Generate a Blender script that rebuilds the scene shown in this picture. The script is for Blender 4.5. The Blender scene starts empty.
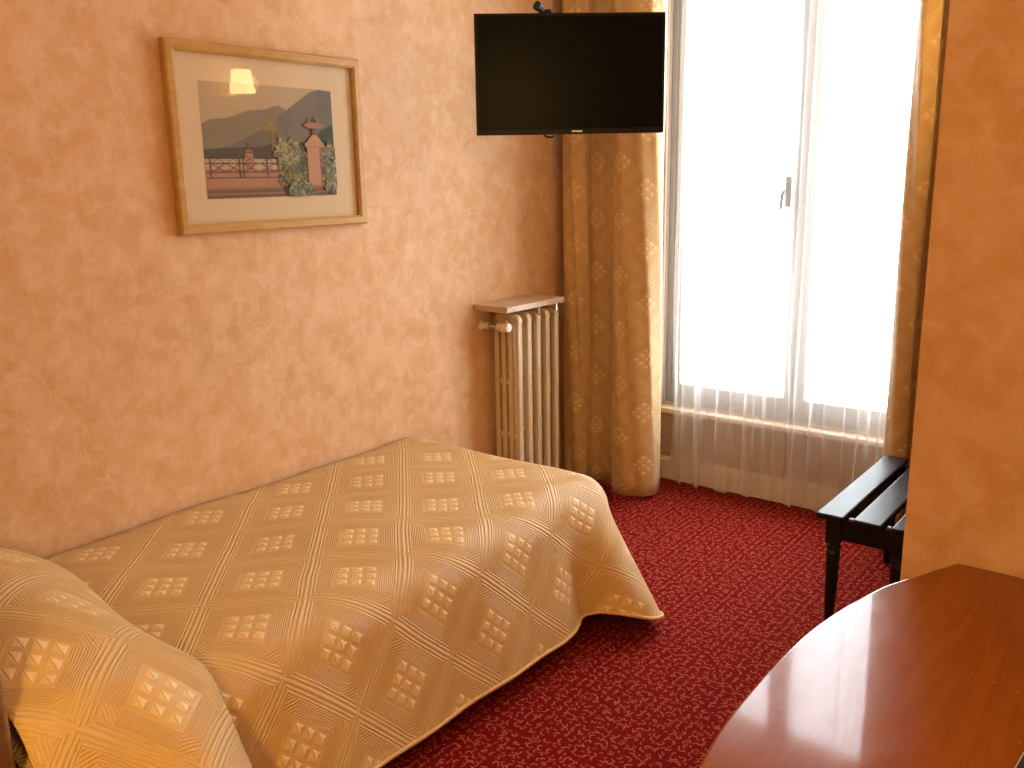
import bpy, bmesh, math, random
from mathutils import Vector, Matrix
C = bpy.context.scene
COL = C.collection
PI = math.pi
random.seed(7)

# ------------------------------------------------------------------ camera, sky, exposure
def make_camera():
    yaw, pitch, roll = math.radians(38.36), math.radians(13.02), math.radians(-1.064)
    fwd = Vector((-math.sin(yaw) * math.cos(pitch), math.cos(yaw) * math.cos(pitch), -math.sin(pitch)))
    right = Vector((math.cos(yaw), math.sin(yaw), 0))
    up = right.cross(fwd)
    r2 = math.cos(roll) * right + math.sin(roll) * up
    u2 = -math.sin(roll) * right + math.cos(roll) * up
    cd = bpy.data.cameras.new('camera')
    cd.sensor_width = 36.0
    cd.lens = 894.4 / 1024 * 36.0
    cd.clip_start = 0.02
    co = bpy.data.objects.new('camera', cd)
    m = Matrix((r2, u2, -fwd)).transposed().to_4x4()
    m.translation = Vector((2.68, 0, 1.6))
    co.matrix_world = m
    COL.objects.link(co)
    C.camera = co
make_camera()

SKY_STRENGTH = 17.0
w = bpy.data.worlds.new('sky')
C.world = w
w.use_nodes = True
bg = w.node_tree.nodes['Background']
bg.inputs['Color'].default_value = (0.90, 0.96, 1.0, 1)
bg.inputs['Strength'].default_value = SKY_STRENGTH
C.view_settings.view_transform = 'Standard'
C.view_settings.look = 'None'
C.view_settings.exposure = 0.0
C.view_settings.gamma = 1.0
C.view_settings.use_curve_mapping = False

SCONCE_W, LAMP_W, FILL_W = 0.5, 40.0, 34.0
WARM = (1.0, 0.70, 0.26)

def light_portal():
    d = bpy.data.lights.new('window_portal', 'AREA')
    d.shape = 'RECTANGLE'; d.size = 1.42; d.size_y = 2.45
    d.cycles.is_portal = True
    o = bpy.data.objects.new('window_portal', d)
    o.location = (1.14, 4.27, 1.66)
    o.rotation_euler = (-PI / 2, 0, 0)
    COL.objects.link(o)
light_portal()

# ------------------------------------------------------------------ node helpers
class NT:
    def __init__(s, name):
        s.m = bpy.data.materials.new(name); s.m.use_nodes = True
        s.t = s.m.node_tree; s.n = s.t.nodes; s.n.clear()
        s.out = s.n.new('ShaderNodeOutputMaterial')
    def node(s, typ, **kw):
        nd = s.n.new(typ)
        for k, v in kw.items(): setattr(nd, k, v)
        return nd
    def put(s, sock, v):
        if isinstance(v, bpy.types.NodeSocket): s.t.links.new(v, sock)
        elif v is not None: sock.default_value = v
    def ma(s, op, a, b=None, c=None, clamp=False):
        nd = s.node('ShaderNodeMath', operation=op, use_clamp=clamp)
        s.put(nd.inputs[0], a)
        if b is not None: s.put(nd.inputs[1], b)
        if c is not None: s.put(nd.inputs[2], c)
        return nd.outputs[0]
    def vm(s, op, a, b=None):
        nd = s.node('ShaderNodeVectorMath', operation=op)
        s.put(nd.inputs[0], a)
        if b is not None: s.put(nd.inputs[1], b)
        return nd.outputs['Value'] if op in ('LENGTH', 'DISTANCE', 'DOT_PRODUCT') else nd.outputs[0]
    def step(s, x, a, b):          # smooth 0..1 as x goes a..b
        nd = s.node('ShaderNodeMapRange', interpolation_type='SMOOTHSTEP')
        s.put(nd.inputs['Value'], x)
        nd.inputs['From Min'].default_value = a; nd.inputs['From Max'].default_value = b
        return nd.outputs[0]
    def mix(s, f, a, b, bt='MIX'):
        nd = s.node('ShaderNodeMix', data_type='RGBA', blend_type=bt)
        s.put(nd.inputs[0], f)
        s.put(nd.inputs[6], (*a, 1) if isinstance(a, tuple) and len(a) == 3 else a)
        s.put(nd.inputs[7], (*b, 1) if isinstance(b, tuple) and len(b) == 3 else b)
        return nd.outputs[2]
    def noise(s, vec, scale, detail=3, rough=.5, dist=0):
        nd = s.node('ShaderNodeTexNoise')
        s.put(nd.inputs['Vector'], vec)
        nd.inputs['Scale'].default_value = scale; nd.inputs['Detail'].default_value = detail
        nd.inputs['Roughness'].default_value = rough; nd.inputs['Distortion'].default_value = dist
        return nd.outputs['Fac']
    def coord(s, k='Object'):
        return s.node('ShaderNodeTexCoord').outputs[k]
    def mapping(s, v, scale=(1, 1, 1), rot=(0, 0, 0), loc=(0, 0, 0)):
        nd = s.node('ShaderNodeMapping')
        s.put(nd.inputs['Vector'], v)
        nd.inputs['Scale'].default_value = scale; nd.inputs['Rotation'].default_value = rot; nd.inputs['Location'].default_value = loc
        return nd.outputs[0]
    def sep(s, v):
        nd = s.node('ShaderNodeSeparateXYZ'); s.put(nd.inputs[0], v)
        return nd.outputs
    def bump(s, h, dist=.01, strength=1.0, normal=None):
        nd = s.node('ShaderNodeBump')
        s.put(nd.inputs['Height'], h)
        nd.inputs['Distance'].default_value = dist; nd.inputs['Strength'].default_value = strength
        if normal is not None: s.put(nd.inputs['Normal'], normal)
        return nd.outputs[0]
    def bsdf(s, color, rough=.5, metal=0, normal=None, coat=0, coat_rough=.03, spec=.5, sheen=0, sss=0):
        nd = s.node('ShaderNodeBsdfPrincipled')
        s.put(nd.inputs['Base Color'], (*color, 1) if isinstance(color, tuple) and len(color) == 3 else color)
        s.put(nd.inputs['Roughness'], rough)
        nd.inputs['Metallic'].default_value = metal
        nd.inputs['Coat Weight'].default_value = coat; nd.inputs['Coat Roughness'].default_value = coat_rough
        nd.inputs['Specular IOR Level'].default_value = spec
        nd.inputs['Sheen Weight'].default_value = sheen
        if normal is not None: s.put(nd.inputs['Normal'], normal)
        s.t.links.new(nd.outputs[0], s.out.inputs[0])
        return nd
    def finish(s, shader):
        s.t.links.new(shader, s.out.inputs[0]); return s.m

def plain(name, color, rough=.5, metal=0, var=.08, scale=30, coat=0, spec=.5, bumpd=0.0):
    t = NT(name)
    n = t.noise(t.coord(), scale, 4)
    c = t.mix(n, tuple(x * (1 - var) for x in color), tuple(min(1, x * (1 + var)) for x in color))
    nm = t.bump(n, bumpd) if bumpd else None
    t.bsdf(c, rough, metal, nm, coat, spec=spec)
    return t.m

def wall_paint(name, a, b, c):
    t = NT(name)
    co = t.coord()
    n1 = t.step(t.noise(co, 7.5, 6, .62, .5), .30, .72)
    n2 = t.step(t.noise(t.mapping(co, loc=(3, 7, 1)), 15, 5, .65, .6), .40, .75)
    col = t.mix(n1, a, b)
    col = t.mix(t.ma('MULTIPLY', n2, .6), col, c)
    t.bsdf(col, .62, normal=t.bump(t.noise(co, 60, 3), .0015, .6), spec=.3)
    return t.m

def quilt(name, base, lite, dark, cell=.262, relief=.006, rough=.55, sheen=.25):
    t = NT(name)
    uv = t.node('ShaderNodeUVMap').outputs[0]
    wob = t.node('ShaderNodeTexNoise'); t.put(wob.inputs['Vector'], uv); wob.inputs['Scale'].default_value = 3
    uv2 = t.vm('ADD', uv, t.vm('MULTIPLY', t.vm('SUBTRACT', wob.outputs['Color'], (.5, .5, .5)), (.02, .02, 0)))
    x, y, _ = t.sep(uv2)
    k = 1 / math.sqrt(2) / cell
    p = t.ma('FRACT', t.ma('ADD', t.ma('MULTIPLY', t.ma('ADD', x, y), k), .93 + 40))
    q = t.ma('FRACT', t.ma('ADD', t.ma('MULTIPLY', t.ma('SUBTRACT', x, y), k), .30 + 40))
    cp = t.ma('ABSOLUTE', t.ma('SUBTRACT', p, .5)); cq = t.ma('ABSOLUTE', t.ma('SUBTRACT', q, .5))
    m = t.ma('MAXIMUM', cp, cq); mn = t.ma('MINIMUM', cp, cq)
    def ridge(v, c, wd):
        return t.step(t.ma('ABSOLUTE', t.ma('SUBTRACT', v, c)), wd, 0)
    lines = t.ma('MAXIMUM', ridge(m, .495, .016), ridge(m, .452, .014))
    lines = t.ma('MAXIMUM', lines, ridge(m, .415, .012))
    band = t.ma('MULTIPLY', t.step(m, .235, .245), t.step(m, .40, .39))
    ribs = t.ma('ADD', t.ma('MULTIPLY', t.ma('SINE', t.ma('MULTIPLY', m, 2 * PI / .0215)), .5), .5)
    corner = t.step(mn, .235, .245)
    diag = t.ma('ADD', t.ma('MULTIPLY', t.ma('SINE', t.ma('MULTIPLY', t.ma('ADD', cp, cq), 2 * PI / .045)), .5), .5)
    hatch = t.ma('MULTIPLY', band, t.ma('ADD', t.ma('MULTIPLY', ribs, t.ma('SUBTRACT', 1, corner)), t.ma('MULTIPLY', diag, corner)))
    inm = t.step(m, .225, .215)
    tp = t.ma('FRACT', t.ma('MULTIPLY', t.ma('SUBTRACT', p, .28), 3 / .44)); tq = t.ma('FRACT', t.ma('MULTIPLY', t.ma('SUBTRACT', q, .28), 3 / .44))
    ap = t.ma('ABSOLUTE', t.ma('SUBTRACT', tp, .5)); aq = t.ma('ABSOLUTE', t.ma('SUBTRACT', tq, .5))
    tile = t.step(t.ma('MAXIMUM', ap, aq), .42, .26)
    tri = t.step(t.ma('ABSOLUTE', t.ma('SUBTRACT', tp, tq)), .02, .10)
    half = t.ma('ADD', .35, t.ma('MULTIPLY', t.ma('GREATER_THAN', tp, tq), .65))
    tile = t.ma('MULTIPLY', t.ma('MULTIPLY', t.ma('MULTIPLY', tile, tri), inm), half)
    h = t.ma('ADD', t.ma('MULTIPLY', lines, .9), t.ma('ADD', t.ma('MULTIPLY', hatch, .38), tile))
    weave = t.noise(uv, 420, 2)
    h2 = t.ma('ADD', h, t.ma('MULTIPLY', weave, .18))
    nm = t.bump(h2, relief, .65)
    tone = t.mix(t.noise(uv, 7, 3), base, tuple(v * .9 for v in base))
    col = t.mix(t.ma('MULTIPLY', tile, .85), tone, lite)
    col = t.mix(t.ma('MULTIPLY', lines, .22), col, lite)
    col = t.mix(t.ma('MULTIPLY', t.ma('SUBTRACT', band, hatch), .45), col, dark)
    t.bsdf(col, rough, normal=nm, sheen=sheen, spec=.4)
    return t.m

def carpet_mat():
    t = NT('red_carpet')
    co = t.coord()
    warp = t.node('ShaderNodeTexNoise'); t.put(warp.inputs['Vector'], co); warp.inputs['Scale'].default_value = 25
    v = t.vm('ADD', co, t.vm('MULTIPLY', t.vm('SUBTRACT', warp.outputs['Color'], (.5, .5, .5)), (.006, .006, 0)))
    def curls(sc, off, r0, wd, lim):
        vv = t.vm('ADD', t.vm('MULTIPLY', v, (1, 1, 0)), off)
        vo = t.node('ShaderNodeTexVoronoi', voronoi_dimensions='2D')
        t.put(vo.inputs['Vector'], vv); vo.inputs['Scale'].default_value = sc; vo.inputs['Randomness'].default_value = .75
        loc = t.vm('MULTIPLY', t.vm('SUBTRACT', vv, vo.outputs['Position']), (sc, sc, 0))
        lx, ly, _ = t.sep(loc)
        r = t.vm('LENGTH', loc)
        ring = t.step(t.ma('ABSOLUTE', t.ma('SUBTRACT', r, r0)), wd, wd * .45)
        cr = t.node('ShaderNodeSeparateColor'); t.put(cr.inputs[0], vo.outputs['Color'])
        ang = t.ma('FRACT', t.ma('ADD', t.ma('DIVIDE', t.ma('ARCTAN2', ly, lx), 2 * PI), t.ma('ADD', cr.outputs[0], 2)))
        arc = t.step(ang, lim, lim - .06)
        return t.ma('MULTIPLY', ring, arc)
    a = t.ma('MAXIMUM', curls(33, (0, 0, 0), .28, .10, .52), curls(41, (.37, .81, 0), .23, .10, .42))
    n = t.noise(co, 260, 3)
    base = t.mix(n, (.125, .0025, .0018), (.215, .006, .004))
    col = t.mix(t.ma('MULTIPLY', a, t.ma('ADD', .45, t.ma('MULTIPLY', t.noise(co, 60, 2), .6))), base, (.47, .125, .07))
    t.bsdf(col, .95, normal=t.bump(t.ma('ADD', n, t.ma('MULTIPLY', a, .5)), .004, .8), spec=.05)
    return t.m

def wood(name, a, b, rough, scale=(2, 22, 22), coat=0, coat_rough=.05, scratches=False, spec=.5):
    t = NT(name)
    co = t.mapping(t.coord(), scale=scale)
    n = t.noise(co, 1.6, 6, .6, 1.2)
    col = t.mix(t.step(n, .3, .7), a, b)
    n2 = t.noise(co, 9, 3)
    col = t.mix(t.ma('MULTIPLY', n2, .25), col, tuple(x * .6 for x in a))
    nm = None
    if scratches:
        o = t.coord()
        nm = t.bump(t.noise(o, 9, 3), .004, .35)
        vo = t.node('ShaderNodeTexVoronoi'); t.put(vo.inputs['Vector'], t.mapping(o, scale=(9, 14, 9), rot=(0, 0, .6)))
        vo.inputs['Scale'].default_value = 2.2
        fleck = t.ma('MULTIPLY', t.step(vo.outputs['Distance'], .055, .03), .8)
        col = t.mix(fleck, col, (.55, .33, .16))
    nd = t.bsdf(col, rough, normal=nm, coat=coat, coat_rough=coat_rough, spec=spec)
    nd.inputs['Coat IOR'].default_value = 1.5
    return t.m

def sheer_mat():
    t = NT('white_sheer_voile')
    uv = t.node('ShaderNodeUVMap').outputs[0]
    wv = t.noise(t.mapping(uv, scale=(500, 60, 1)), 1, 2)
    tr = t.node('ShaderNodeBsdfTransparent')
    tl = t.node('ShaderNodeBsdfTranslucent'); tl.inputs[0].default_value = (.93, .93, .93, 1)
    df = t.node('ShaderNodeBsdfDiffuse'); df.inputs[0].default_value = (.90, .89, .88, 1)
    a = t.node('ShaderNodeMixShader'); a.inputs[0].default_value = .92
    t.t.links.new(tl.outputs[0], a.inputs[1]); t.t.links.new(df.outputs[0], a.inputs[2])
    b = t.node('ShaderNodeMixShader')
    t.put(b.inputs[0], t.ma('ADD', .25, t.ma('MULTIPLY', wv, .16)))
    t.t.links.new(tr.outputs[0], b.inputs[1]); t.t.links.new(a.outputs[0], b.inputs[2])
    return t.finish(b.outputs[0])

def glass_mat(name='clear_glass', refl=1.0):
    t = NT(name)
    tr = t.node('ShaderNodeBsdfTransparent'); gl = t.node('ShaderNodeBsdfGlossy'); gl.inputs['Roughness'].default_value = .02
    ge = t.node('ShaderNodeNewGeometry')
    c = t.ma('ABSOLUTE', t.vm('DOT_PRODUCT', ge.outputs['Normal'], ge.outputs['Incoming']))
    fr = t.ma('ADD', .04, t.ma('MULTIPLY', .96, t.ma('POWER', t.ma('SUBTRACT', 1, c, clamp=True), 5)))
    mx = t.node('ShaderNodeMixShader')
    t.put(mx.inputs[0], t.ma('MULTIPLY', fr, refl, clamp=True))
    t.t.links.new(tr.outputs[0], mx.inputs[1]); t.t.links.new(gl.outputs[0], mx.inputs[2])
    return t.finish(mx.outputs[0])

def shade_mat(name, color, strength):
    t = NT(name)
    e = t.node('ShaderNodeEmission'); e.inputs[0].default_value = (*color, 1)
    t.put(e.inputs[1], t.ma('MULTIPLY', t.ma('ADD', .8, t.ma('MULTIPLY', t.noise(t.coord(), 20), .4)), strength))
    return t.finish(e.outputs[0])

M = {}
M['wall'] = wall_paint('peach_sponged_paint', (.66, .385, .178), (.76, .50, .29), (.83, .615, .42))
M['cream'] = plain('cream_paint', (.72, .60, .46), .45, var=.04, scale=12)
M['beige'] = plain('beige_paint', (.44, .335, .255), .5, var=.05, scale=10)
M['ceiling'] = plain('ceiling_paint', (.80, .72, .62), .8, var=.03)
M['carpet'] = carpet_mat()
M['spread'] = quilt('gold_matelasse', (.69, .435, .155), (.88, .67, .38), (.48, .265, .075), rough=.52, sheen=.12)
M['curtain'] = quilt('gold_curtain_damask', (.70, .46, .185), (.86, .66, .38), (.54, .31, .10), cell=.19, relief=.004)
M['hem'] = plain('gold_hem_cloth', (.64, .38, .15), .6, var=.1, scale=200, bumpd=.001)
M['sheer'] = sheer_mat()
M['glass'] = glass_mat()
M['picglass'] = glass_mat('picture_glass', .5)
M['whitewood'] = plain('grey_window_paint', (.30, .29, .275), .35, var=.03)
M['oak'] = wood('oak_frame_wood', (.50, .27, .055), (.60, .36, .09), .4, (14, 4, 14))
M['mat'] = plain('cream_mount_card', (.74, .60, .40), .85, var=.02)
M['tvplastic'] = plain('black_gloss_plastic', (.005, .004, .004), .35, var=.1, spec=.2)
M['screen'] = plain('black_lcd_screen', (.004, .004, .003), .28, var=.1, spec=.07)
M['badge'] = plain('silver_badge', (.75, .75, .75), .3, .9)
M['blackmetal'] = plain('black_metal', (.012, .011, .011), .4, .3)
M['radpaint'] = plain('cream_radiator_enamel', (.63, .48, .29), .38, var=.06, scale=15)
M['marble'] = NT('beige_marble')
_t = M['marble']; _n = _t.noise(_t.coord(), 9, 7, .65, 2.0)
_t.bsdf(_t.mix(_t.step(_n, .35, .65), (.50, .34, .19), (.62, .47, .32)), .35)
M['marble'] = _t.m
M['chrome'] = plain('chrome', (.8, .78, .74), .15, 1)
M['whiteplastic'] = plain('cream_plastic', (.80, .72, .58), .35, var=.03)
M['blackwood'] = NT('black_lacquered_wood')
_t = M['blackwood']; _o = _t.coord(); _g = _t.noise(_t.mapping(_o, scale=(90, 4, 90)), 1, 4)
_s = _t.step(_t.noise(_o, 70, 2), .70, .74)
_t.bsdf(_t.mix(_t.ma('MULTIPLY', _s, .6), (.004, .004, .005), (.06, .06, .06)), .42, normal=_t.bump(_g, .0012, .5), spec=.3)
M['blackwood'] = _t.m
M['desk'] = wood('varnished_cherry_veneer', (.29, .070, .0025), (.34, .090, .004), .22, (18, 1.6, 18), coat=.6, coat_rough=.06, scratches=True, spec=.1)
M['deskedge'] = wood('desk_edge_wood', (.42, .14, .03), (.55, .21, .05), .25, (18, 1.6, 18), coat=.6)
M['leather'] = plain('black_leatherette', (.010, .012, .010), .4, var=.2, scale=200, bumpd=.001)
M['paper'] = plain('cream_paper', (.80, .70, .52), .7, var=.04)
M['headboard'] = wood('brown_headboard_wood', (.22, .12, .06), (.30, .17, .09), .4, (3, 14, 14))
M['ticking'] = plain('mattress_ticking', (.70, .62, .50), .8)
M['steel'] = plain('dull_steel', (.22, .21, .20), .5, .6)
M['brass'] = plain('brass', (.70, .48, .18), .3, 1)
M['shade'] = shade_mat('lit_lampshade', WARM, 26.0)

# ------------------------------------------------------------------ mesh helpers
class MB:
    def __init__(s): s.bm = bmesh.new(); s.uv = s.bm.loops.layers.uv.new('UVMap'); s.mi = 0
    def face(s, vs, uvs=None):
        try: f = s.bm.faces.new(vs)
        except ValueError: return None
        f.material_index = s.mi
        if uvs:
            for l, u in zip(f.loops, uvs): l[s.uv].uv = u
        return f
    def box(s, x0, x1, y0, y1, z0, z1, mat=None):
        P = [(x0, y0, z0), (x1, y0, z0), (x1, y1, z0), (x0, y1, z0), (x0, y0, z1), (x1, y0, z1), (x1, y1, z1), (x0, y1, z1)]
        if mat: P = [mat @ Vector(p) for p in P]
        v = [s.bm.verts.new(p) for p in P]
        for f in ((0, 3, 2, 1), (4, 5, 6, 7), (0, 1, 5, 4), (1, 2, 6, 5), (2, 3, 7, 6), (3, 0, 4, 7)): s.face([v[i] for i in f])
        return s
    def tube(s, pts, rad, seg=12, cap=True):
        pts = [Vector(p) for p in pts]; n = len(pts)
        rads = rad if isinstance(rad, (list, tuple)) else [rad] * n
        rings = []; ref = None
        for i, p in enumerate(pts):
            d = (pts[min(i + 1, n - 1)] - pts[max(i - 1, 0)]).normalized()
            if ref is None:
                ref = Vector((0, 0, 1)) if abs(d.z) < .9 else Vector((1, 0, 0))
            a = (ref - d * ref.dot(d)).normalized(); ref = a; b = d.cross(a)
            rings.append([s.bm.verts.new(p + (a * math.cos(t) + b * math.sin(t)) * rads[i]) for t in [2 * PI * k / seg for k in range(seg)]])
        for r0, r1 in zip(rings, rings[1:]):
            for k in range(seg): s.face([r0[k], r0[(k + 1) % seg], r1[(k + 1) % seg], r1[k]])
        if cap:
            s.face(rings[0][::-1]); s.face(rings[-1])
        return s
    def lathe(s, prof, cx=0, cy=0, seg=24, cap=True):
        rings = [[s.bm.verts.new((cx + r * math.cos(2 * PI * k / seg), cy + r * math.sin(2 * PI * k / seg), z)) for k in range(seg)] for r, z in prof]
        for r0, r1 in zip(rings, rings[1:]):
            for k in range(seg): s.face([r0[k], r0[(k + 1) % seg], r1[(k + 1) % seg], r1[k]])
        if cap:
            s.face(rings[0][::-1]); s.face(rings[-1])
        return s
    def sheet(s, P, UV):
        nu, nv = len(P), len(P[0])
        V = [[s.bm.verts.new(p) for p in row] for row in P]
        for i in range(nu - 1):
            for j in range(nv - 1):
                s.face([V[i][j], V[i + 1][j], V[i + 1][j + 1], V[i][j + 1]], [UV[i][j], UV[i + 1][j], UV[i + 1][j + 1], UV[i][j + 1]])
        return V
    def prism(s, pts, z0, z1):
        a = [s.bm.verts.new((x, y, z0)) for x, y in pts]; b = [s.bm.verts.new((x, y, z1)) for x, y in pts]
        s.face(a[::-1]); s.face(b); n = len(pts)
        for i in range(n): s.face([a[i], a[(i + 1) % n], b[(i + 1) % n], b[i]])
        return s
    def build(s, name, mat, parent=None, bevel=0, smooth=False, merge=0, solid=0, sub=0, fix=True):
        if merge: bmesh.ops.remove_doubles(s.bm, verts=s.bm.verts, dist=merge)
        if fix: bmesh.ops.recalc_face_normals(s.bm, faces=s.bm.faces)
        me = bpy.data.meshes.new(name); s.bm.to_mesh(me); s.bm.free()
        for m in (mat if isinstance(mat, list) else [mat]): me.materials.append(m)
        o = bpy.data.objects.new(name, me); COL.objects.link(o)
        if smooth:
            for p in me.polygons: p.use_smooth = True
        if bevel:
            b = o.modifiers.new('bevel', 'BEVEL'); b.width = bevel; b.segments = 3; b.limit_method = 'ANGLE'; b.angle_limit = .7
        if solid:
            k = o.modifiers.new('solid', 'SOLIDIFY'); k.thickness = solid; k.offset = -1
        if sub:
            k = o.modifiers.new('sub', 'SUBSURF'); k.levels = sub; k.render_levels = sub
        if parent is not None:
            o.parent = parent
            o.matrix_parent_inverse = Matrix.Translation(-parent.location)
        return o

def tag(o, label, cat, group=None):
    o['label'] = label; o['category'] = cat
    if group: o['group'] = group
    return o
def thing(name, loc, label, cat, group=None):
    o = bpy.data.objects.new(name, None); o.empty_display_size = .1; COL.objects.link(o); o.location = loc
    return tag(o, label, cat, group)
def struct(name, mb, mat, **kw):
    o = mb.build(name, mat, **kw); o['kind'] = 'structure'; return o
def catmull(P, n=8):
    out = []
    for i in range(len(P) - 1):
        p0 = Vector(P[max(i - 1, 0)]); p1 = Vector(P[i]); p2 = Vector(P[i + 1]); p3 = Vector(P[min(i + 2, len(P) - 1)])
        for k in range(n):
            t = k / n
            out.append(.5 * (2 * p1 + (p2 - p0) * t + (2 * p0 - 5 * p1 + 4 * p2 - p3) * t * t + (3 * p1 - p0 - 3 * p2 + p3) * t ** 3))
    out.append(Vector(P[-1])); return out
def sstep(x, a, b):
    t = max(0, min(1, (x - a) / (b - a))); return t * t * (3 - 2 * t)

# ------------------------------------------------------------------ the room
H = 3.15                                   # ceiling
FY = 4.12                                  # window wall
PX, PY = 2.18, 2.10                        # corner of the projecting wall
WX0, WX1, WZ0, WZ1 = .445, 1.835, .42, 2.88  # window opening
struct('floor', MB().box(-.15, 3.6, -1.5, FY + .25, -.1, 0), M['carpet'])
struct('ceiling', MB().box(-.15, 3.6, -1.5, FY + .25, H, H + .1), M['ceiling'])
struct('wall_left', MB().box(-.15, 0, -1.5, FY + .25, 0, H), M['wall'])
wf = MB()
wf.box(0, WX0, FY, FY + .25, 0, H); wf.box(WX1, PX, FY, FY + .25, 0, H)
wf.box(WX0, WX1, FY, FY + .25, 0, WZ0); wf.box(WX0, WX1, FY, FY + .25, WZ1, H)
struct('wall_far', wf, M['beige'])
struct('wall_partition', MB().box(PX, 3.6, PY, FY + .25, 0, H), M['wall'])
struct('wall_right', MB().box(3.4, 3.6, -1.5, PY, 0, H), M['wall'])
struct('wall_back', MB().box(1.10, 3.4, -1.5, -1.3, 0, H), M['wall'])
struct('wall_alcove', MB().box(0, 1.10, -1.5, .5, 0, H), M['wall'])
bb = MB().box(0, PX, FY - .018, FY, 0, .11); bb.box(0, PX, FY - .012, FY, .11, .125)
struct('baseboard_far', bb, M['cream'], bevel=.004)
bb = MB().box(PX - .018, PX, PY, FY - .018, 0, .11); bb.box(PX - .012, PX, PY, FY - .018, .11, .125)
struct('baseboard_right', bb, M['cream'], bevel=.004)

# window: casing, two sashes, glass, handle, inner ledge
win = bpy.data.objects.new('window_1', None); COL.objects.link(win); win.location = (1.14, FY, WZ0); win['kind'] = 'structure'
f = MB(); cw = .11
f.box(WX0 - cw, WX0, FY - .025, FY, .40, WZ1 + cw); f.box(WX1, WX1 + cw, FY - .025, FY, .40, WZ1 + cw)
f.box(WX0, WX1, FY - .025, FY, WZ1, WZ1 + cw)
f.box(WX0 - cw - .012, WX0 - cw + .012, FY - .036, FY, .40, WZ1 + cw)
f.build('casing', M['beige'], win, bevel=.006)
f = MB().box(WX0 - .15, WX1 + .15, FY - .055, FY + .02, .375, .405)
f.build('window_ledge', M['cream'], win, bevel=.008)
fy0, fy1 = FY + .02, FY + .075
f = MB(); f.box(WX0, WX0 + .03, fy0, fy1 + .03, WZ0, WZ1); f.box(WX1 - .03, WX1, fy0, fy1 + .03, WZ0, WZ1)
f.box(WX0 + .03, WX1 - .03, fy0, fy1 + .03, WZ0, WZ0 + .035); f.box(WX0 + .03, WX1 - .03, fy0, fy1 + .03, WZ1 - .03, WZ1)
f.build('window_frame', M['whitewood'], win, bevel=.004)
def sash(x0, x1):
    s = MB(); sw = .052
    s.box(x0, x0 + sw, fy0, fy1, WZ0 + .035, WZ1 - .03); s.box(x1 - sw, x1, fy0, fy1, WZ0 + .035, WZ1 - .03)
    s.box(x0 + sw, x1 - sw, fy0, fy1, WZ0 + .035, WZ0 + .105); s.box(x0 + sw, x1 - sw, fy0, fy1, WZ1 - .09, WZ1 - .03)
    o = s.build('sash', M['whitewood'], win, bevel=.006)
    MB().box(x0 + sw - .004, x1 - sw + .004, fy0 + .025, fy0 + .029, WZ0 + .10, WZ1 - .085).build('glass_pane', M['glass'], o)
sash(WX0 + .03, 1.14); sash(1.14, WX1 - .03)
f = MB().box(1.118, 1.162, fy0 - .012, fy0, WZ0 + .04, WZ1 - .035)
f.build('meeting_strip', M['whitewood'], win, bevel=.005)
hd = MB().box(1.050, 1.080, fy0 - .010, fy0, 1.44, 1.58)
hd.tube([(1.065, fy0 - .008, 1.52), (1.065, fy0 - .04, 1.52), (1.054, fy0 - .048, 1.50), (1.050, fy0 - .05, 1.43)], [.008, .008, .009, .007], 10)
hd.build('window_handle', M['blackmetal'], win)

# ------------------------------------------------------------------ bed
BA, BB, HY, TZ = .90, 2.612, .60, .513      # cloth edge across, along, head end, top of the spread
bed = thing('bed', (.5, 1.6, 0), 'single bed against the peach wall, hidden under the gold quilted bedspread', 'bed')
MB().box(.03, .90, .60, 2.58, .27, .47).build('mattress', M['ticking'], bed, bevel=.05)
MB().box(.03, .90, .60, 2.58, .14, .27).build('bed_base', M['headboard'], bed, bevel=.02)
for x in (.10, .82):
    for y in (.70, 2.48):
        MB().lathe([(.018, 0), (.02, .01), (.028, .14)], x, y, 16).build('leg', M['blackwood'], bed)
hb = MB(); pts = catmull([(.02, .86), (.12, .93), (.3, .98), (.49, 1.0), (.68, .98), (.88, .93), (1.01, .86)], 6)
poly = [(p.x, p.y) for p in pts] + [(1.01, .10), (.02, .10)]
a = [hb.bm.verts.new((x, .52, z)) for x, z in poly]; b = [hb.bm.verts.new((x, .58, z)) for x, z in poly]
hb.face(a[::-1]); hb.face(b)
for i in range(len(poly)): hb.face([a[i], a[(i + 1) % len(poly)], b[(i + 1) % len(poly)], b[i]])
hb.build('headboard', M['headboard'], bed, bevel=.01)

def top_z(x, y):
    return TZ + .010 * math.exp(-((x - .5) / .45) ** 2) + .004 * math.sin(9 * x + 5 * y) + .003 * math.sin(4 * x - 11 * y) \
        - .004 * sstep(x, .10, 0)
RR = .125
def drop(d, out_hem, L, zt):
    # path of the cloth over the edge: an arc of radius RR, then a straight fall that reaches out_hem at length L
    lo, hi = .2, PI / 2 + .25
    for _ in range(30):
        th = (lo + hi) / 2
        o = RR * math.sin(th) + (L - RR * th) * math.cos(th)
        if o > out_hem: lo = th
        else: hi = th
    if d < RR * th: return RR * math.sin(d / RR), zt - RR * (1 - math.cos(d / RR))
    k = d - RR * th
    return RR * math.sin(th) + k * math.cos(th), zt - RR * (1 - math.cos(th)) - k * math.sin(th)

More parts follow.
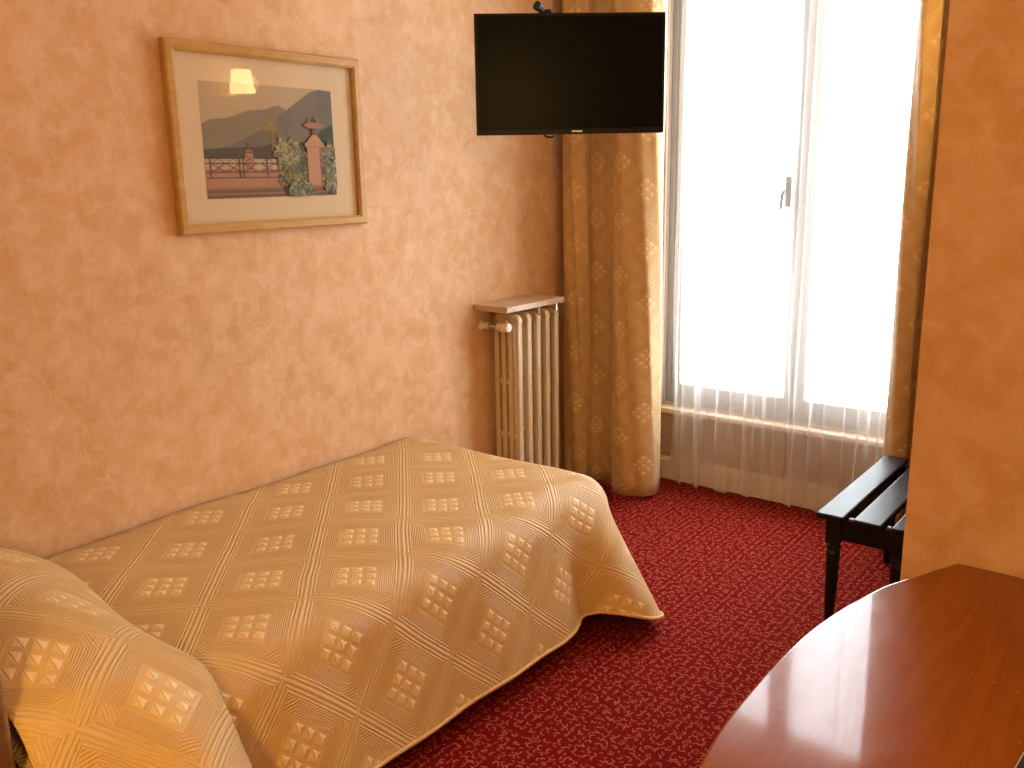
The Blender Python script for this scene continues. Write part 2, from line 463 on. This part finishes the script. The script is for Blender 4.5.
def make_spread():
    mb = MB()
    nx, ny = 26, 60
    xs = [.014 + (BA - .014) * i / nx for i in range(nx + 1)]; ys = [HY + (BB - HY) * j / ny for j in range(ny + 1)]
    mb.sheet([[(x, y, top_z(x, y)) for y in ys] for x in xs], [[(x, y) for y in ys] for x in xs])
    S = []                                             # (base x, base y, angle, p)
    for y in ys: S.append((BA, y, 0.0, y - BB))
    nc = 30
    for i in range(1, nc): S.append((BA, BB, PI / 2 * i / nc, .40 * i / nc))
    for x in xs[::-1]: S.append((x, BB, PI / 2, .40 + BA - x))
    nd = 34; P = []; UV = []; hem = []
    for bx, by, an, p in S:
        flare = .172 * sstep(p, -.235, -.04) * (1 - sstep(p, -.025, .18)) - .085 * sstep(p, .10, .30)
        wave = .007 * math.sin(p * 8.5 + .6) + .004 * math.sin(p * 17) + .020 * math.exp(-((p + .39) / .11) ** 2)
        dip = -.030 * math.exp(-((p + .20) / .06) ** 2)
        L = .515 + .092 * sstep(p, -.19, -.03)
        zb = top_z(min(bx, BA), min(by, BB))
        rowP, rowU = [], []
        for j in range(nd + 1):
            d = L * j / nd
            t = sstep(d, .10, L)
            o, z = drop(d, .205 + flare, L, zb)
            o += (wave + dip) * t
            z = max(z, .022 + .002 * j / nd)
            rowP.append((bx + o * math.cos(an), by + o * math.sin(an), z))
            rowU.append((bx + d * math.cos(an), by + d * math.sin(an)))
        P.append(rowP); UV.append(rowU); hem.append(rowP[-1])
    mb.sheet(P, UV)
    o = mb.build('bedspread', M['spread'], smooth=True, merge=.0006, solid=.006)
    tag(o, 'gold quilted bedspread with diamond pattern draped over the bed to the red carpet', 'bedspread')
    h = MB().tube([Vector(q) + Vector((0, 0, .004)) for q in hem], .0065, 8)
    h.build('hem', M['hem'], o, smooth=True)
make_spread()

def make_pillow():
    mb = MB(); na, ny = 60, 34
    P, UV = [], []
    for i in range(na + 1):
        a = -.0 + 1.42 * i / na
        x = min(a, .93)
        Hx = .175 * max(0, 1 - abs((x - .47) / .53) ** 3.4) ** .6
        ye = 1.05 - .055 * x + .012 * math.sin(x * 7)
        row, ru = [], []
        for j in range(ny + 1):
            yb = .592 - .13 * sstep(a, 1.09, 1.22)
            y = yb + (ye - yb) * j / ny
            t = max(0, (y - .70) / (ye - .70))
            z = top_z(x, y) + .022 + Hx * max(0, 1 - t ** 2.1) * (1 - .10 * max(0, (.70 - y) / .1) ** 2)
            X = x
            if a > .93:
                k = a - .93
                hem = .30 + .05 * math.sin(y * 16) + .02 * j / ny
                o_, z = drop(k, hem, .49, z)
                X = x + o_
                z = max(z, .06)
            row.append((max(X, .022), y + .03 * sstep(a, 1.0, 1.42) * (y - .7) * 0, z)); ru.append((a, y + .13))
        P.append(row); UV.append(ru)
    mb.sheet(P, UV)
    o = mb.build('pillow', M['spread'], smooth=True, solid=.008)
    tag(o, 'plump pillow under gold quilted cover at the head of the bed, lower left', 'pillow')
make_pillow()

# ------------------------------------------------------------------ framed picture
def make_picture():
    y0, y1, z0, z1 = 1.645, 2.455, 1.433, 2.043
    r = thing('framed_picture', (.012, (y0 + y1) / 2, z0), 'oak framed landscape photograph hanging on the peach wall above the bed', 'picture')
    fw = .034; fr = MB()
    outer = [(y0, z0), (y1, z0), (y1, z1), (y0, z1)]
    sg = [(1, 1), (-1, 1), (-1, -1), (1, -1)]
    prof = [(0, .002), (0, .026), (.006, .030), (fw - .008, .030), (fw, .024), (fw, .008), (fw, .002)]
    rings = [[fr.bm.verts.new((x, y + sy * k, z + sz * k)) for k, x in prof] for (y, z), (sy, sz) in zip(outer, sg)]
    for i in range(4):
        A, B_ = rings[i], rings[(i + 1) % 4]
        for k in range(len(prof)): fr.face([A[k], B_[k], B_[(k + 1) % len(prof)], A[(k + 1) % len(prof)]])
    fr.build('frame', M['oak'], r)
    MB().box(.003, .009, y0 + .02, y1 - .02, z0 + .02, z1 - .02).build('mount', M['mat'], r)
    py0, py1, pz0, pz1 = 1.764, 2.322, 1.547, 1.924
    cols = {'sky': (.46, .36, .22), 'hill': (.22, .18, .115), 'hill2': (.15, .125, .085), 'green': (.055, .06, .02), 'pale': (.52, .42, .28),
            'pink': (.43, .205, .095), 'brown': (.14, .07, .04), 'leaf': (.14, .14, .045), 'leaf2': (.32, .29, .12), 'leaf3': (.04, .05, .016), 'palm': (.27, .20, .06), 'rail': (.12, .05, .035), 'pink2': (.31, .135, .065)}
    keys = list(cols); mats = [plain('print_' + k, c, .6, var=.12, scale=90) for k, c in cols.items()]
    mb = MB(); layer = [.0092]
    def poly(key, pts, up=True):
        layer[0] += .00012 if up else .000004
        mb.mi = keys.index(key)
        mb.face([mb.bm.verts.new((layer[0], py0 + (py1 - py0) * min(1, max(0, u)), pz0 + (pz1 - pz0) * min(1, max(0, v)))) for u, v in pts])
    def rect(key, u0, u1, v0, v1, up=True): poly(key, [(u0, v0), (u1, v0), (u1, v1), (u0, v1)], up)
    rect('sky', 0, 1, 0, 1)
    poly('hill', [(0, .40), (.62, .40), (.62, .80), (.56, .83), (.46, .79), (.33, .77), (.18, .70), (.06, .68), (0, .64)])
    poly('hill2', [(.08, .42), (.24, .49), (.38, .58), (.50, .66), (.62, .79), (.72, .88), (.82, .97), (.90, 1.0), (1, .985), (1, .40), (.08, .40)])
    poly('leaf3', [(.62, .40), (.70, .50), (.80, .52), (.90, .62), (1, .68), (1, .40)])
    poly('green', [(0, .30), (0, .425), (.1, .435), (.25, .45), (.4, .455), (.5, .49), (.62, .50), (.75, .47), (1, .45), (1, .30)])
    rect('pale', 0, .62, .24, .345)
    rect('pink', 0, .62, .17, .255)
    rect('pink', 0, 1, 0, .17); rect('pink2', 0, 1, .075, .095); rect('brown', 0, 1, 0, .075); rect('pink2', 0, 1, .03, .045)
    # palm
    poly('palm', [(.49, .44), (.505, .44), (.51, .60), (.49, .60)])
    for k in range(34):
        a = PI * (.02 + .96 * k / 33) + random.uniform(-.1, .1); l = random.uniform(.06, .13)
        c, s_ = math.cos(a), math.sin(a)
        poly('palm' if k % 3 else 'leaf', [(.498 + .022 * s_, .58 - .022 * c), (.498 + l * .75 * c, .59 + l * 1.35 * s_), (.498 - .022 * s_, .60 + .022 * c)], k == 0)
    # small far pillar and railing
    rect('pink', .285, .345, .22, .40); poly('pink2', [(.28, .40), (.35, .40), (.33, .43), (.30, .43)]); poly('rail', [(.31, .43), (.318, .43), (.32, .50), (.30, .48)])
    for v in (.175, .225, .30, .395): rect('rail', 0, .62, v, v + .010, v == .175)
    for u in (.03, .235, .262, .44, .56): rect('rail', u, u + .010, .175, .40, u == .03)
    for u in (.04, .145, .27, .40, .50):
        for sgn in (1, -1):
            va, vb = (.30, .225) if sgn > 0 else (.225, .30)
            poly('rail', [(u, va), (u + .10, vb), (u + .10, vb + .009), (u, va + .009)], False)
            va, vb = (.39, .30) if sgn > 0 else (.30, .39)
            poly('rail', [(u, va), (u + .10, vb), (u + .10, vb + .007), (u, va + .007)], False)
    def foliage(uc, vc, ru, rv, n, ks):
        layer[0] += .0002
        for k in range(n):
            a = random.uniform(0, 2 * PI); q = math.sqrt(random.random())
            u, v = uc + ru * q * math.cos(a), vc + rv * q * math.sin(a)
            t = random.uniform(0, PI); l = random.uniform(.012, .034); wd = l * .4
            du, dv = math.cos(t) * l, math.sin(t) * l * 1.4
            poly(random.choice(ks), [(u - du, v - dv), (u + dv * .3, v - du * .4), (u + du, v + dv), (u - dv * .3, v + du * .4)], False)
    foliage(.66, .22, .13, .24, 420, ['leaf', 'leaf', 'leaf3', 'leaf2', 'green'])
    foliage(.60, .42, .10, .12, 120, ['leaf', 'leaf2', 'leaf2', 'leaf'])
    rect('pink', .765, .895, .10, .47); rect('pink2', .865, .895, .10, .46); rect('pink', .75, .91, .46, .50)
    rect('pink2', .75, .91, .455, .465); poly('pink', [(.765, .50), (.895, .50), (.87, .545), (.845, .575), (.815, .575), (.79, .545)])
    rect('rail', .815, .845, .575, .70)
    poly('pink2', [(.74, .66), (.79, .635), (.87, .635), (.93, .66), (.87, .69), (.79, .69)]); poly('rail', [(.822, .69), (.842, .69), (.834, .78)])
    poly('pink2', [(.78, .70), (.80, .69), (.815, .74)]); poly('pink2', [(.88, .70), (.86, .69), (.85, .74)])
    foliage(.95, .26, .07, .24, 200, ['leaf', 'leaf3', 'leaf2', 'leaf'])
    foliage(.70, .06, .10, .08, 120, ['leaf', 'leaf3', 'leaf2', 'green'])
    mb.build('print', mats, r, fix=False)
    MB().box(.0135, .0155, y0 + fw - .002, y1 - fw + .002, z0 + fw - .002, z1 - fw + .002).build('glass_cover', M['picglass'], r)
make_picture()

# ------------------------------------------------------------------ television and its bracket
def make_tv():
    c00, c10 = Vector((.455, 2.629, 1.967)), Vector((.979, 3.092, 1.962))
    ux = (c10 - c00); W = ux.length; ux.z = 0; ux.normalize()
    uz = Vector((0, 0, 1)); un = ux.cross(uz)                 # towards the viewer
    Hh = .423
    org = (c00 + c10) / 2
    Mx = Matrix((ux, un, uz)).transposed().to_4x4(); Mx.translation = org    # local x right, y to viewer, z up
    tv = thing('television', org - uz * Hh / 2, 'black flat screen television angled on a wall bracket beside the curtain', 'television')
    bz = .011
    b = MB(); b.box(-W / 2, W / 2, -.035, -.002, -Hh / 2, Hh / 2, Mx)
    b.box(-W * .36, W * .36, -.062, -.034, -Hh * .40, Hh * .25, Mx)
    b.build('casing', M['tvplastic'], tv, bevel=.004)
    b = MB()
    b.box(-W / 2, W / 2, -.002, .006, Hh / 2 - bz, Hh / 2, Mx); b.box(-W / 2, W / 2, -.002, .006, -Hh / 2, -Hh / 2 + .019, Mx)
    b.box(-W / 2, -W / 2 + bz, -.002, .006, -Hh / 2 + .019, Hh / 2 - bz, Mx); b.box(W / 2 - bz, W / 2, -.002, .006, -Hh / 2 + .019, Hh / 2 - bz, Mx)
    b.build('bezel', M['tvplastic'], tv, bevel=.002)
    MB().box(-W / 2 + bz, W / 2 - bz, -.002, .002, -Hh / 2 + .019, Hh / 2 - bz, Mx).build('screen', M['screen'], tv)
    b = MB(); x = .004
    for k, wd in enumerate((.0040, .0052, .0040, .0044, .0052, .0040, .0044)):
        b.box(x, x + wd, .006, .0068, -Hh / 2 + .0065, -Hh / 2 + .0125, Mx); x += wd + .0012
    b.build('badge', M['badge'], tv)
    cb = MB().tube([Mx @ Vector(p) for p in catmull([(-.09, -.05, -.16), (-.095, -.045, -.207), (-.075, -.045, -.220), (-.055, -.05, -.212), (-.05, -.06, -.17)], 6)], .004, 8)
    cb.build('cable', M['blackmetal'], tv, smooth=True)
    # bracket: wall plate, two arms, head plate and adjusting knob
    br = thing('wall_bracket', (0.0, 3.30, 1.95), 'black swivel wall bracket behind the television, its knob above the screen', 'bracket')
    MB().box(0.0, .018, 3.24, 3.36, 1.82, 2.12).build('wall_plate', M['blackmetal'], br, bevel=.004)
    back = Mx @ Vector((0, -.064, 0))
    elbow = Vector((.36, 3.40, 1.97))
    MB().tube([(.018, 3.30, 1.97), elbow], .018, 12).build('arm', M['blackmetal'], br)
    MB().tube([elbow, back - un * .03], .018, 12).build('arm', M['blackmetal'], br)
    hp = MB().box(-.11, .11, -.078, -.063, -.11, .11, Mx); hp.box(-.105, -.085, -.085, -.064, -.05, Hh / 2 + .012, Mx); hp.build('head_plate', M['blackmetal'], br, bevel=.003)
    kn = MB()
    kn.tube([Mx @ Vector((-.095, -.075, Hh / 2 + .006)), Mx @ Vector((-.095, -.075, Hh / 2 + .020)), Mx @ Vector((-.098, -.070, Hh / 2 + .026)), Mx @ Vector((-.118, -.05, Hh / 2 + .036))], [.007, .010, .016, .017], 14)
    kn.tube([Mx @ Vector((-.095, -.075, Hh / 2 + .018)), Mx @ Vector((-.065, -.075, Hh / 2 + .017)), Mx @ Vector((-.055, -.075, Hh / 2 + .004))], [.009, .010, .006], 12)
    kn.build('knob', M['blackmetal'], br, smooth=False)
make_tv()

# ------------------------------------------------------------------ radiator and its shelf
def make_radiator():
    r = thing('radiator', (.11, 3.4, 0), 'cream cast iron column radiator on the peach wall beside the gold curtain', 'radiator')
    ys = [3.222 + .0725 * k for k in range(5)]
    zt, zb = .985, .115
    xs = [.052, .092, .132, .172]
    for i, y in enumerate(ys):
        s = MB()
        for x in xs:
            s.box(x - .0130, x + .0130, y - .017, y + .017, zb + .03, zt - .03)
        for z in (.40, .66):                               # webs joining the columns
            s.box(xs[0], xs[-1], y - .010, y + .010, z - .014, z + .014)
        prof = [(-.0145, .05), (-.0145, .028), (-.004, .010), (.020, .0), (.100, .0), (.124, .010), (.1345, .028), (.1345, .05)]
        for z, sg in ((zt, -1), (zb, 1)):                  # rounded head and foot of the section
            a = [s.bm.verts.new((xs[0] + u, y - .017, z + sg * v)) for u, v in prof]
            b = [s.bm.verts.new((xs[0] + u, y + .017, z + sg * v)) for u, v in prof]
            s.face(a); s.face(b[::-1])
            for k in range(8): s.face([a[k], b[k], b[(k + 1) % 8], a[(k + 1) % 8]])
            s.tube([(.112, y - .0362, z + sg * .045), (.112, y + .0362, z + sg * .045)], .022, 14)
        s.build('section', M['radpaint'], r, bevel=.006)
    for y in (ys[0], ys[-1]):
        for x in (xs[0], xs[-1]):
            MB().lathe([(.020, 0), (.018, .02), (.013, .06), (.014, .14)], x, y, 12).build('foot', M['radpaint'], r, smooth=True)
    for y in (ys[2], ys[4] - .004):
        MB().tube([(.182, y, zt - .02), (.182, y, 1.004)], .009, 10).build('shelf_support', M['chrome'], r)
    v = MB().tube([(.03, 3.165, .928), (.105, 3.165, .928)], .012, 12)
    v.tube([(.080, 3.165, .928), (.112, 3.185, .926), (.112, 3.206, .925)], .014, 12)
    vo = v.build('valve', M['chrome'], r)
    k = MB().tube([(.098, 3.165, .928), (.102, 3.165, .928), (.112, 3.165, .928), (.160, 3.165, .928), (.166, 3.165, .928)], [.014, .019, .021, .023, .020], 20)
    k.tube([(.165, 3.165, .928), (.168, 3.165, .928)], .008, 12)
    k.build('valve_knob', M['whiteplastic'], vo, bevel=.002)
    e = MB().tube([(.0, 3.165, .928), (.006, 3.165, .928), (.008, 3.165, .928), (.045, 3.165, .928)], [.024, .024, .017, .015], 18); e.build('pipe_rosette', M['whiteplastic'], vo)
make_radiator()
sh = MB().box(0.0, 0.203, 3.105, 3.555, 1.004, 1.032)
tag(sh.build('radiator_shelf', M['marble'], bevel=.004), 'beige marble shelf on top of the cream radiator', 'shelf')

# ------------------------------------------------------------------ curtains
def drape(plan, z0, z1, nz, amp, n=9):
    base = catmull(plan, n); mb = MB(); L = [0]
    for a, b in zip(base, base[1:]): L.append(L[-1] + (b - a).length)
    cx = sum(p[0] for p in base) / len(base); cy = sum(p[1] for p in base) / len(base)
    P, UV = [], []
    for i, p in enumerate(base):
        row, ru = [], []
        for j in range(nz + 1):
            t = j / nz; z = z0 + (z1 - z0) * t
            k = 1 + amp * (1 - t) ** 1.5 - .25 * amp * math.sin(z * 3 + i * .2)
            row.append((cx + (p[0] - cx) * (1 + (k - 1) * .4) + .006 * math.sin(z * 4.1 + i * .35) * (1 - t), cy + (p[1] - cy) * k + .006 * math.sin(z * 5.3 + i * .5), z))
            ru.append((L[i], z))
        P.append(row); UV.append(ru)
    mb.sheet(P, UV)
    return mb, P
def curtain(plan, label, amp):
    mb, P = drape(plan, .022, 2.97, 44, amp)
    o = mb.build('curtain', M['curtain'], smooth=True, solid=.004)
    tag(o, label, 'curtain')
    return o
curtain([(.030, 3.90), (.032, 3.82), (.060, 3.755), (.120, 3.735), (.165, 3.742), (.196, 3.775), (.192, 3.815), (.235, 3.835), (.300, 3.830), (.340, 3.805), (.346, 3.765), (.378, 3.728), (.440, 3.712), (.515, 3.725), (.562, 3.765), (.572, 3.83), (.545, 3.89)],
        'gold damask curtain hanging left of the window beside the radiator', .06)
curtain([(1.690, 3.93), (1.655, 3.89), (1.660, 3.83), (1.705, 3.80), (1.745, 3.83), (1.740, 3.88), (1.775, 3.89), (1.79, 3.83), (1.80, 3.78), (1.86, 3.755), (1.92, 3.79), (1.925, 3.85), (1.96, 3.86), (1.975, 3.80), (2.03, 3.77), (2.09, 3.80), (2.11, 3.87)],
        'gold damask curtain hanging right of the window behind the black bench', .06)
def sheer(x0, x1, n, ph, label):
    pl = []
    N = n * 14
    for i in range(N + 1):
        t = i / N; th = 2 * PI * n * t + ph
        amp = .030 + .012 * math.sin(5 * t + ph)
        pl.append((x0 + (x1 - x0) * t + .017 * math.sin(2 * th) * min(1, 5 * math.sin(PI * t)) + .022 * math.sin(th * .37 + ph) * math.sin(PI * t), 4.035 + amp * math.sin(th + .8 * math.sin(2.3 * t + ph))))
    mb, P = drape(pl, .030, 2.93, 32, .10, 1)
    tag(mb.build('sheer_curtain', M['sheer'], smooth=True, fix=False), label, 'curtain')
sheer(.535, 1.134, 5, .4, 'white translucent sheer curtain over the left half of the window')
sheer(1.156, 1.80, 5, 2.1, 'white translucent sheer curtain over the right half of the window')
rod = thing('curtain_rod', (1.1, 3.86, 2.99), 'brass curtain rod above the window carrying the gold curtains', 'curtain rod')
MB().tube([(.02, 3.83, 2.99), (2.16, 3.83, 2.99)], .014, 14).build('pole', M['brass'], rod, smooth=True)
for x in (.30, 1.9): MB().tube([(x, 3.83, 2.99), (x, FY, 2.99)], .009, 10).build('rod_bracket', M['brass'], rod)
rod = thing('net_rod', (1.1, 4.035, 2.945), 'slim white rod above the window carrying the sheer curtains', 'curtain rod')
MB().tube([(.45, 4.035, 2.945), (1.83, 4.035, 2.945)], .008, 12).build('pole', M['whitewood'], rod)
for x in (.47, 1.81): MB().tube([(x, 4.035, 2.945), (x, FY - .0, 2.945)], .006, 10).build('rod_bracket', M['whitewood'], rod)

# ------------------------------------------------------------------ black slatted bench
def make_bench():
    b = thing('luggage_bench', (1.86, 3.35, 0), 'low black slatted luggage bench standing by the window curtain', 'bench')
    y0, y1, zt = 2.935, 3.74, .45
    for k in range(3):
        x = 1.690 + k * .125
        s = MB(); s.box(x, x + .094, y0, y1, zt - .022, zt)
        s.build('slat', M['blackwood'], b, bevel=.006)
    for y in (2.985, 3.69):
        MB().box(1.742, 1.958, y - .014, y + .014, .352, .428).build('rail', M['blackwood'], b, bevel=.003)
    for x in (1.742, 1.958):
        MB().box(x - .013, x + .013, 2.985, 3.69, .352, .428).build('rail', M['blackwood'], b, bevel=.003)
        for y in (2.985, 3.69):
            l = MB(); l.box(x - .024, x + .024, y - .024, y + .024, .335, .428)
            l.lathe([(.020, .336), (.020, .330), (.026, .325), (.026, .316), (.018, .311), (.022, .304), (.024, .296), (.019, .12), (.014, .0)], x, y, 12)
            l.build('leg', M['blackwood'], b, bevel=.0015)
    for k in range(2):
        x = 1.690 + k * .125 + .094
        MB().box(x + .008, x + .023, 2.968, 2.984, .428, .438).build('spacer', M['steel'], b, bevel=.002)
make_bench()

# ------------------------------------------------------------------ desk and the folder on it
def make_desk():
    d = thing('desk', (2.8, 1.35, 0), 'glossy orange-brown varnished desk with a bowed edge in the lower right foreground', 'desk')
    bow = [(2.299, 2.096), (2.268, 2.03), (2.240, 1.968), (2.206, 1.893), (2.185, 1.823), (2.167, 1.749), (2.153, 1.671), (2.143, 1.596), (2.138, 1.513), (2.1355, 1.40)]
    half = catmull(bow, 4)
    up = [(p.x, p.y) for p in half]
    lo = [(x, 2.80 - y) for x, y in up[::-1][1:]]
    pts = [(3.39, 2.096)] + up + lo + [(3.39, .704)]
    MB().prism(pts, .700, .730).build('desk_top', M['desk'], d, bevel=.005)
    ins = [(3.38, 2.06)] + [(x + .045, 1.40 + (y - 1.40) * .95) for x, y in up + lo] + [(3.38, .735)]
    MB().prism(ins, .60, .6995).build('apron', M['deskedge'], d, bevel=.003)
    for x, y in ((2.42, 1.86), (2.42, .94), (3.30, 1.98), (3.30, .82)):
        MB().lathe([(.018, 0), (.022, .02), (.030, .35), (.036, .60)], x, y, 20).build('leg', M['deskedge'], d, smooth=True)
make_desk()
def make_folder():
    f = thing('folder', (2.66, 1.28, .73), 'black folder with cream page edges lying on the desk at the corner', 'folder')
    Mx = Matrix.Translation((2.518, 1.12, .7305)) @ Matrix.Rotation(math.radians(-4.6), 4, 'Z')
    MB().box(0, .24, 0, .335, 0, .003, Mx).build('back_cover', M['leather'], f)
    MB().box(.001, .232, .004, .331, .003, .014, Mx).build('pages', M['paper'], f)
    MB().box(.003, .24, 0, .335, .014, .018, Mx).build('front_cover', M['leather'], f, bevel=.0015)
    MB().box(.236, .242, 0, .335, .0, .018, Mx).build('spine', M['leather'], f)
make_folder()

# ------------------------------------------------------------------ wall lamps of the room, and an added floor lamp out of view
def lamp_light(name, loc, watt, radius, parent, color=WARM):
    d = bpy.data.lights.new(name, 'POINT'); d.energy = watt; d.color = color; d.shadow_soft_size = radius
    o = bpy.data.objects.new(name, d); COL.objects.link(o); o.location = loc
    o.parent = parent; o.matrix_parent_inverse = Matrix.Translation(-parent.location)
def sconce(x, y, z, watt, label):
    s = thing('wall_lamp', (x, y, z - .1), label, 'lamp')
    MB().box(x - .014, x, y - .045, y + .045, z - .20, z - .05).build('back_plate', M['brass'], s, bevel=.005)
    MB().tube([(x - .01, y, z - .13), (x - .09, y, z - .14), (x - .11, y, z - .11), (x - .11, y, z - .06)], .008, 10).build('arm', M['brass'], s)
    MB().lathe([(.075, z - .06), (.055, z + .07)], x - .11, y, 28, cap=False).build('lamp_shade', M['shade'], s, smooth=True, solid=.002)
    MB().lathe([(.012, z - .06), (.022, z - .02), (.024, z + .005), (.012, z + .03)], x - .11, y, 16).build('bulb', M['shade'], s, smooth=True)
    lamp_light('bulb_light', (x - .19, y, z - .02), watt, .05, s)
def added_floor_lamp():  # unseen lamp, added to brighten the pillow and near side of the bed
    x, y, z = 1.84, -.10, 1.10
    s = thing('added_floor_lamp', (x, y, 0), 'unseen slim brass floor lamp with dark cone shade, added to light the pillow end of the bed', 'lamp')
    MB().lathe([(.13, 0), (.13, .012), (.03, .03), (.012, .05)], x, y, 32).build('base', M['brass'], s)
    MB().lathe([(.010, .04), (.010, z + .02)], x, y, 14).build('pole', M['brass'], s, smooth=True)
    MB().lathe([(.20, z), (.09, z + .22)], x, y, 36, cap=False).build('lamp_shade', M['headboard'], s, smooth=True, solid=.003)
    MB().lathe([(.012, z + .03), (.024, z + .06), (.026, z + .085), (.014, z + .12)], x, y, 16).build('bulb', M['shade'], s, smooth=True)
    lamp_light('bulb_light', (x - .04, y + .05, z + .035), FILL_W, .035, s, (1.0, .64, .17))
added_floor_lamp()
sconce(PX, 3.42, 2.18, SCONCE_W, 'lit brass wall lamp on the side wall above the black bench')
sconce(3.40, .0, 2.15, LAMP_W, 'lit brass wall lamp on the right wall near the varnished desk')
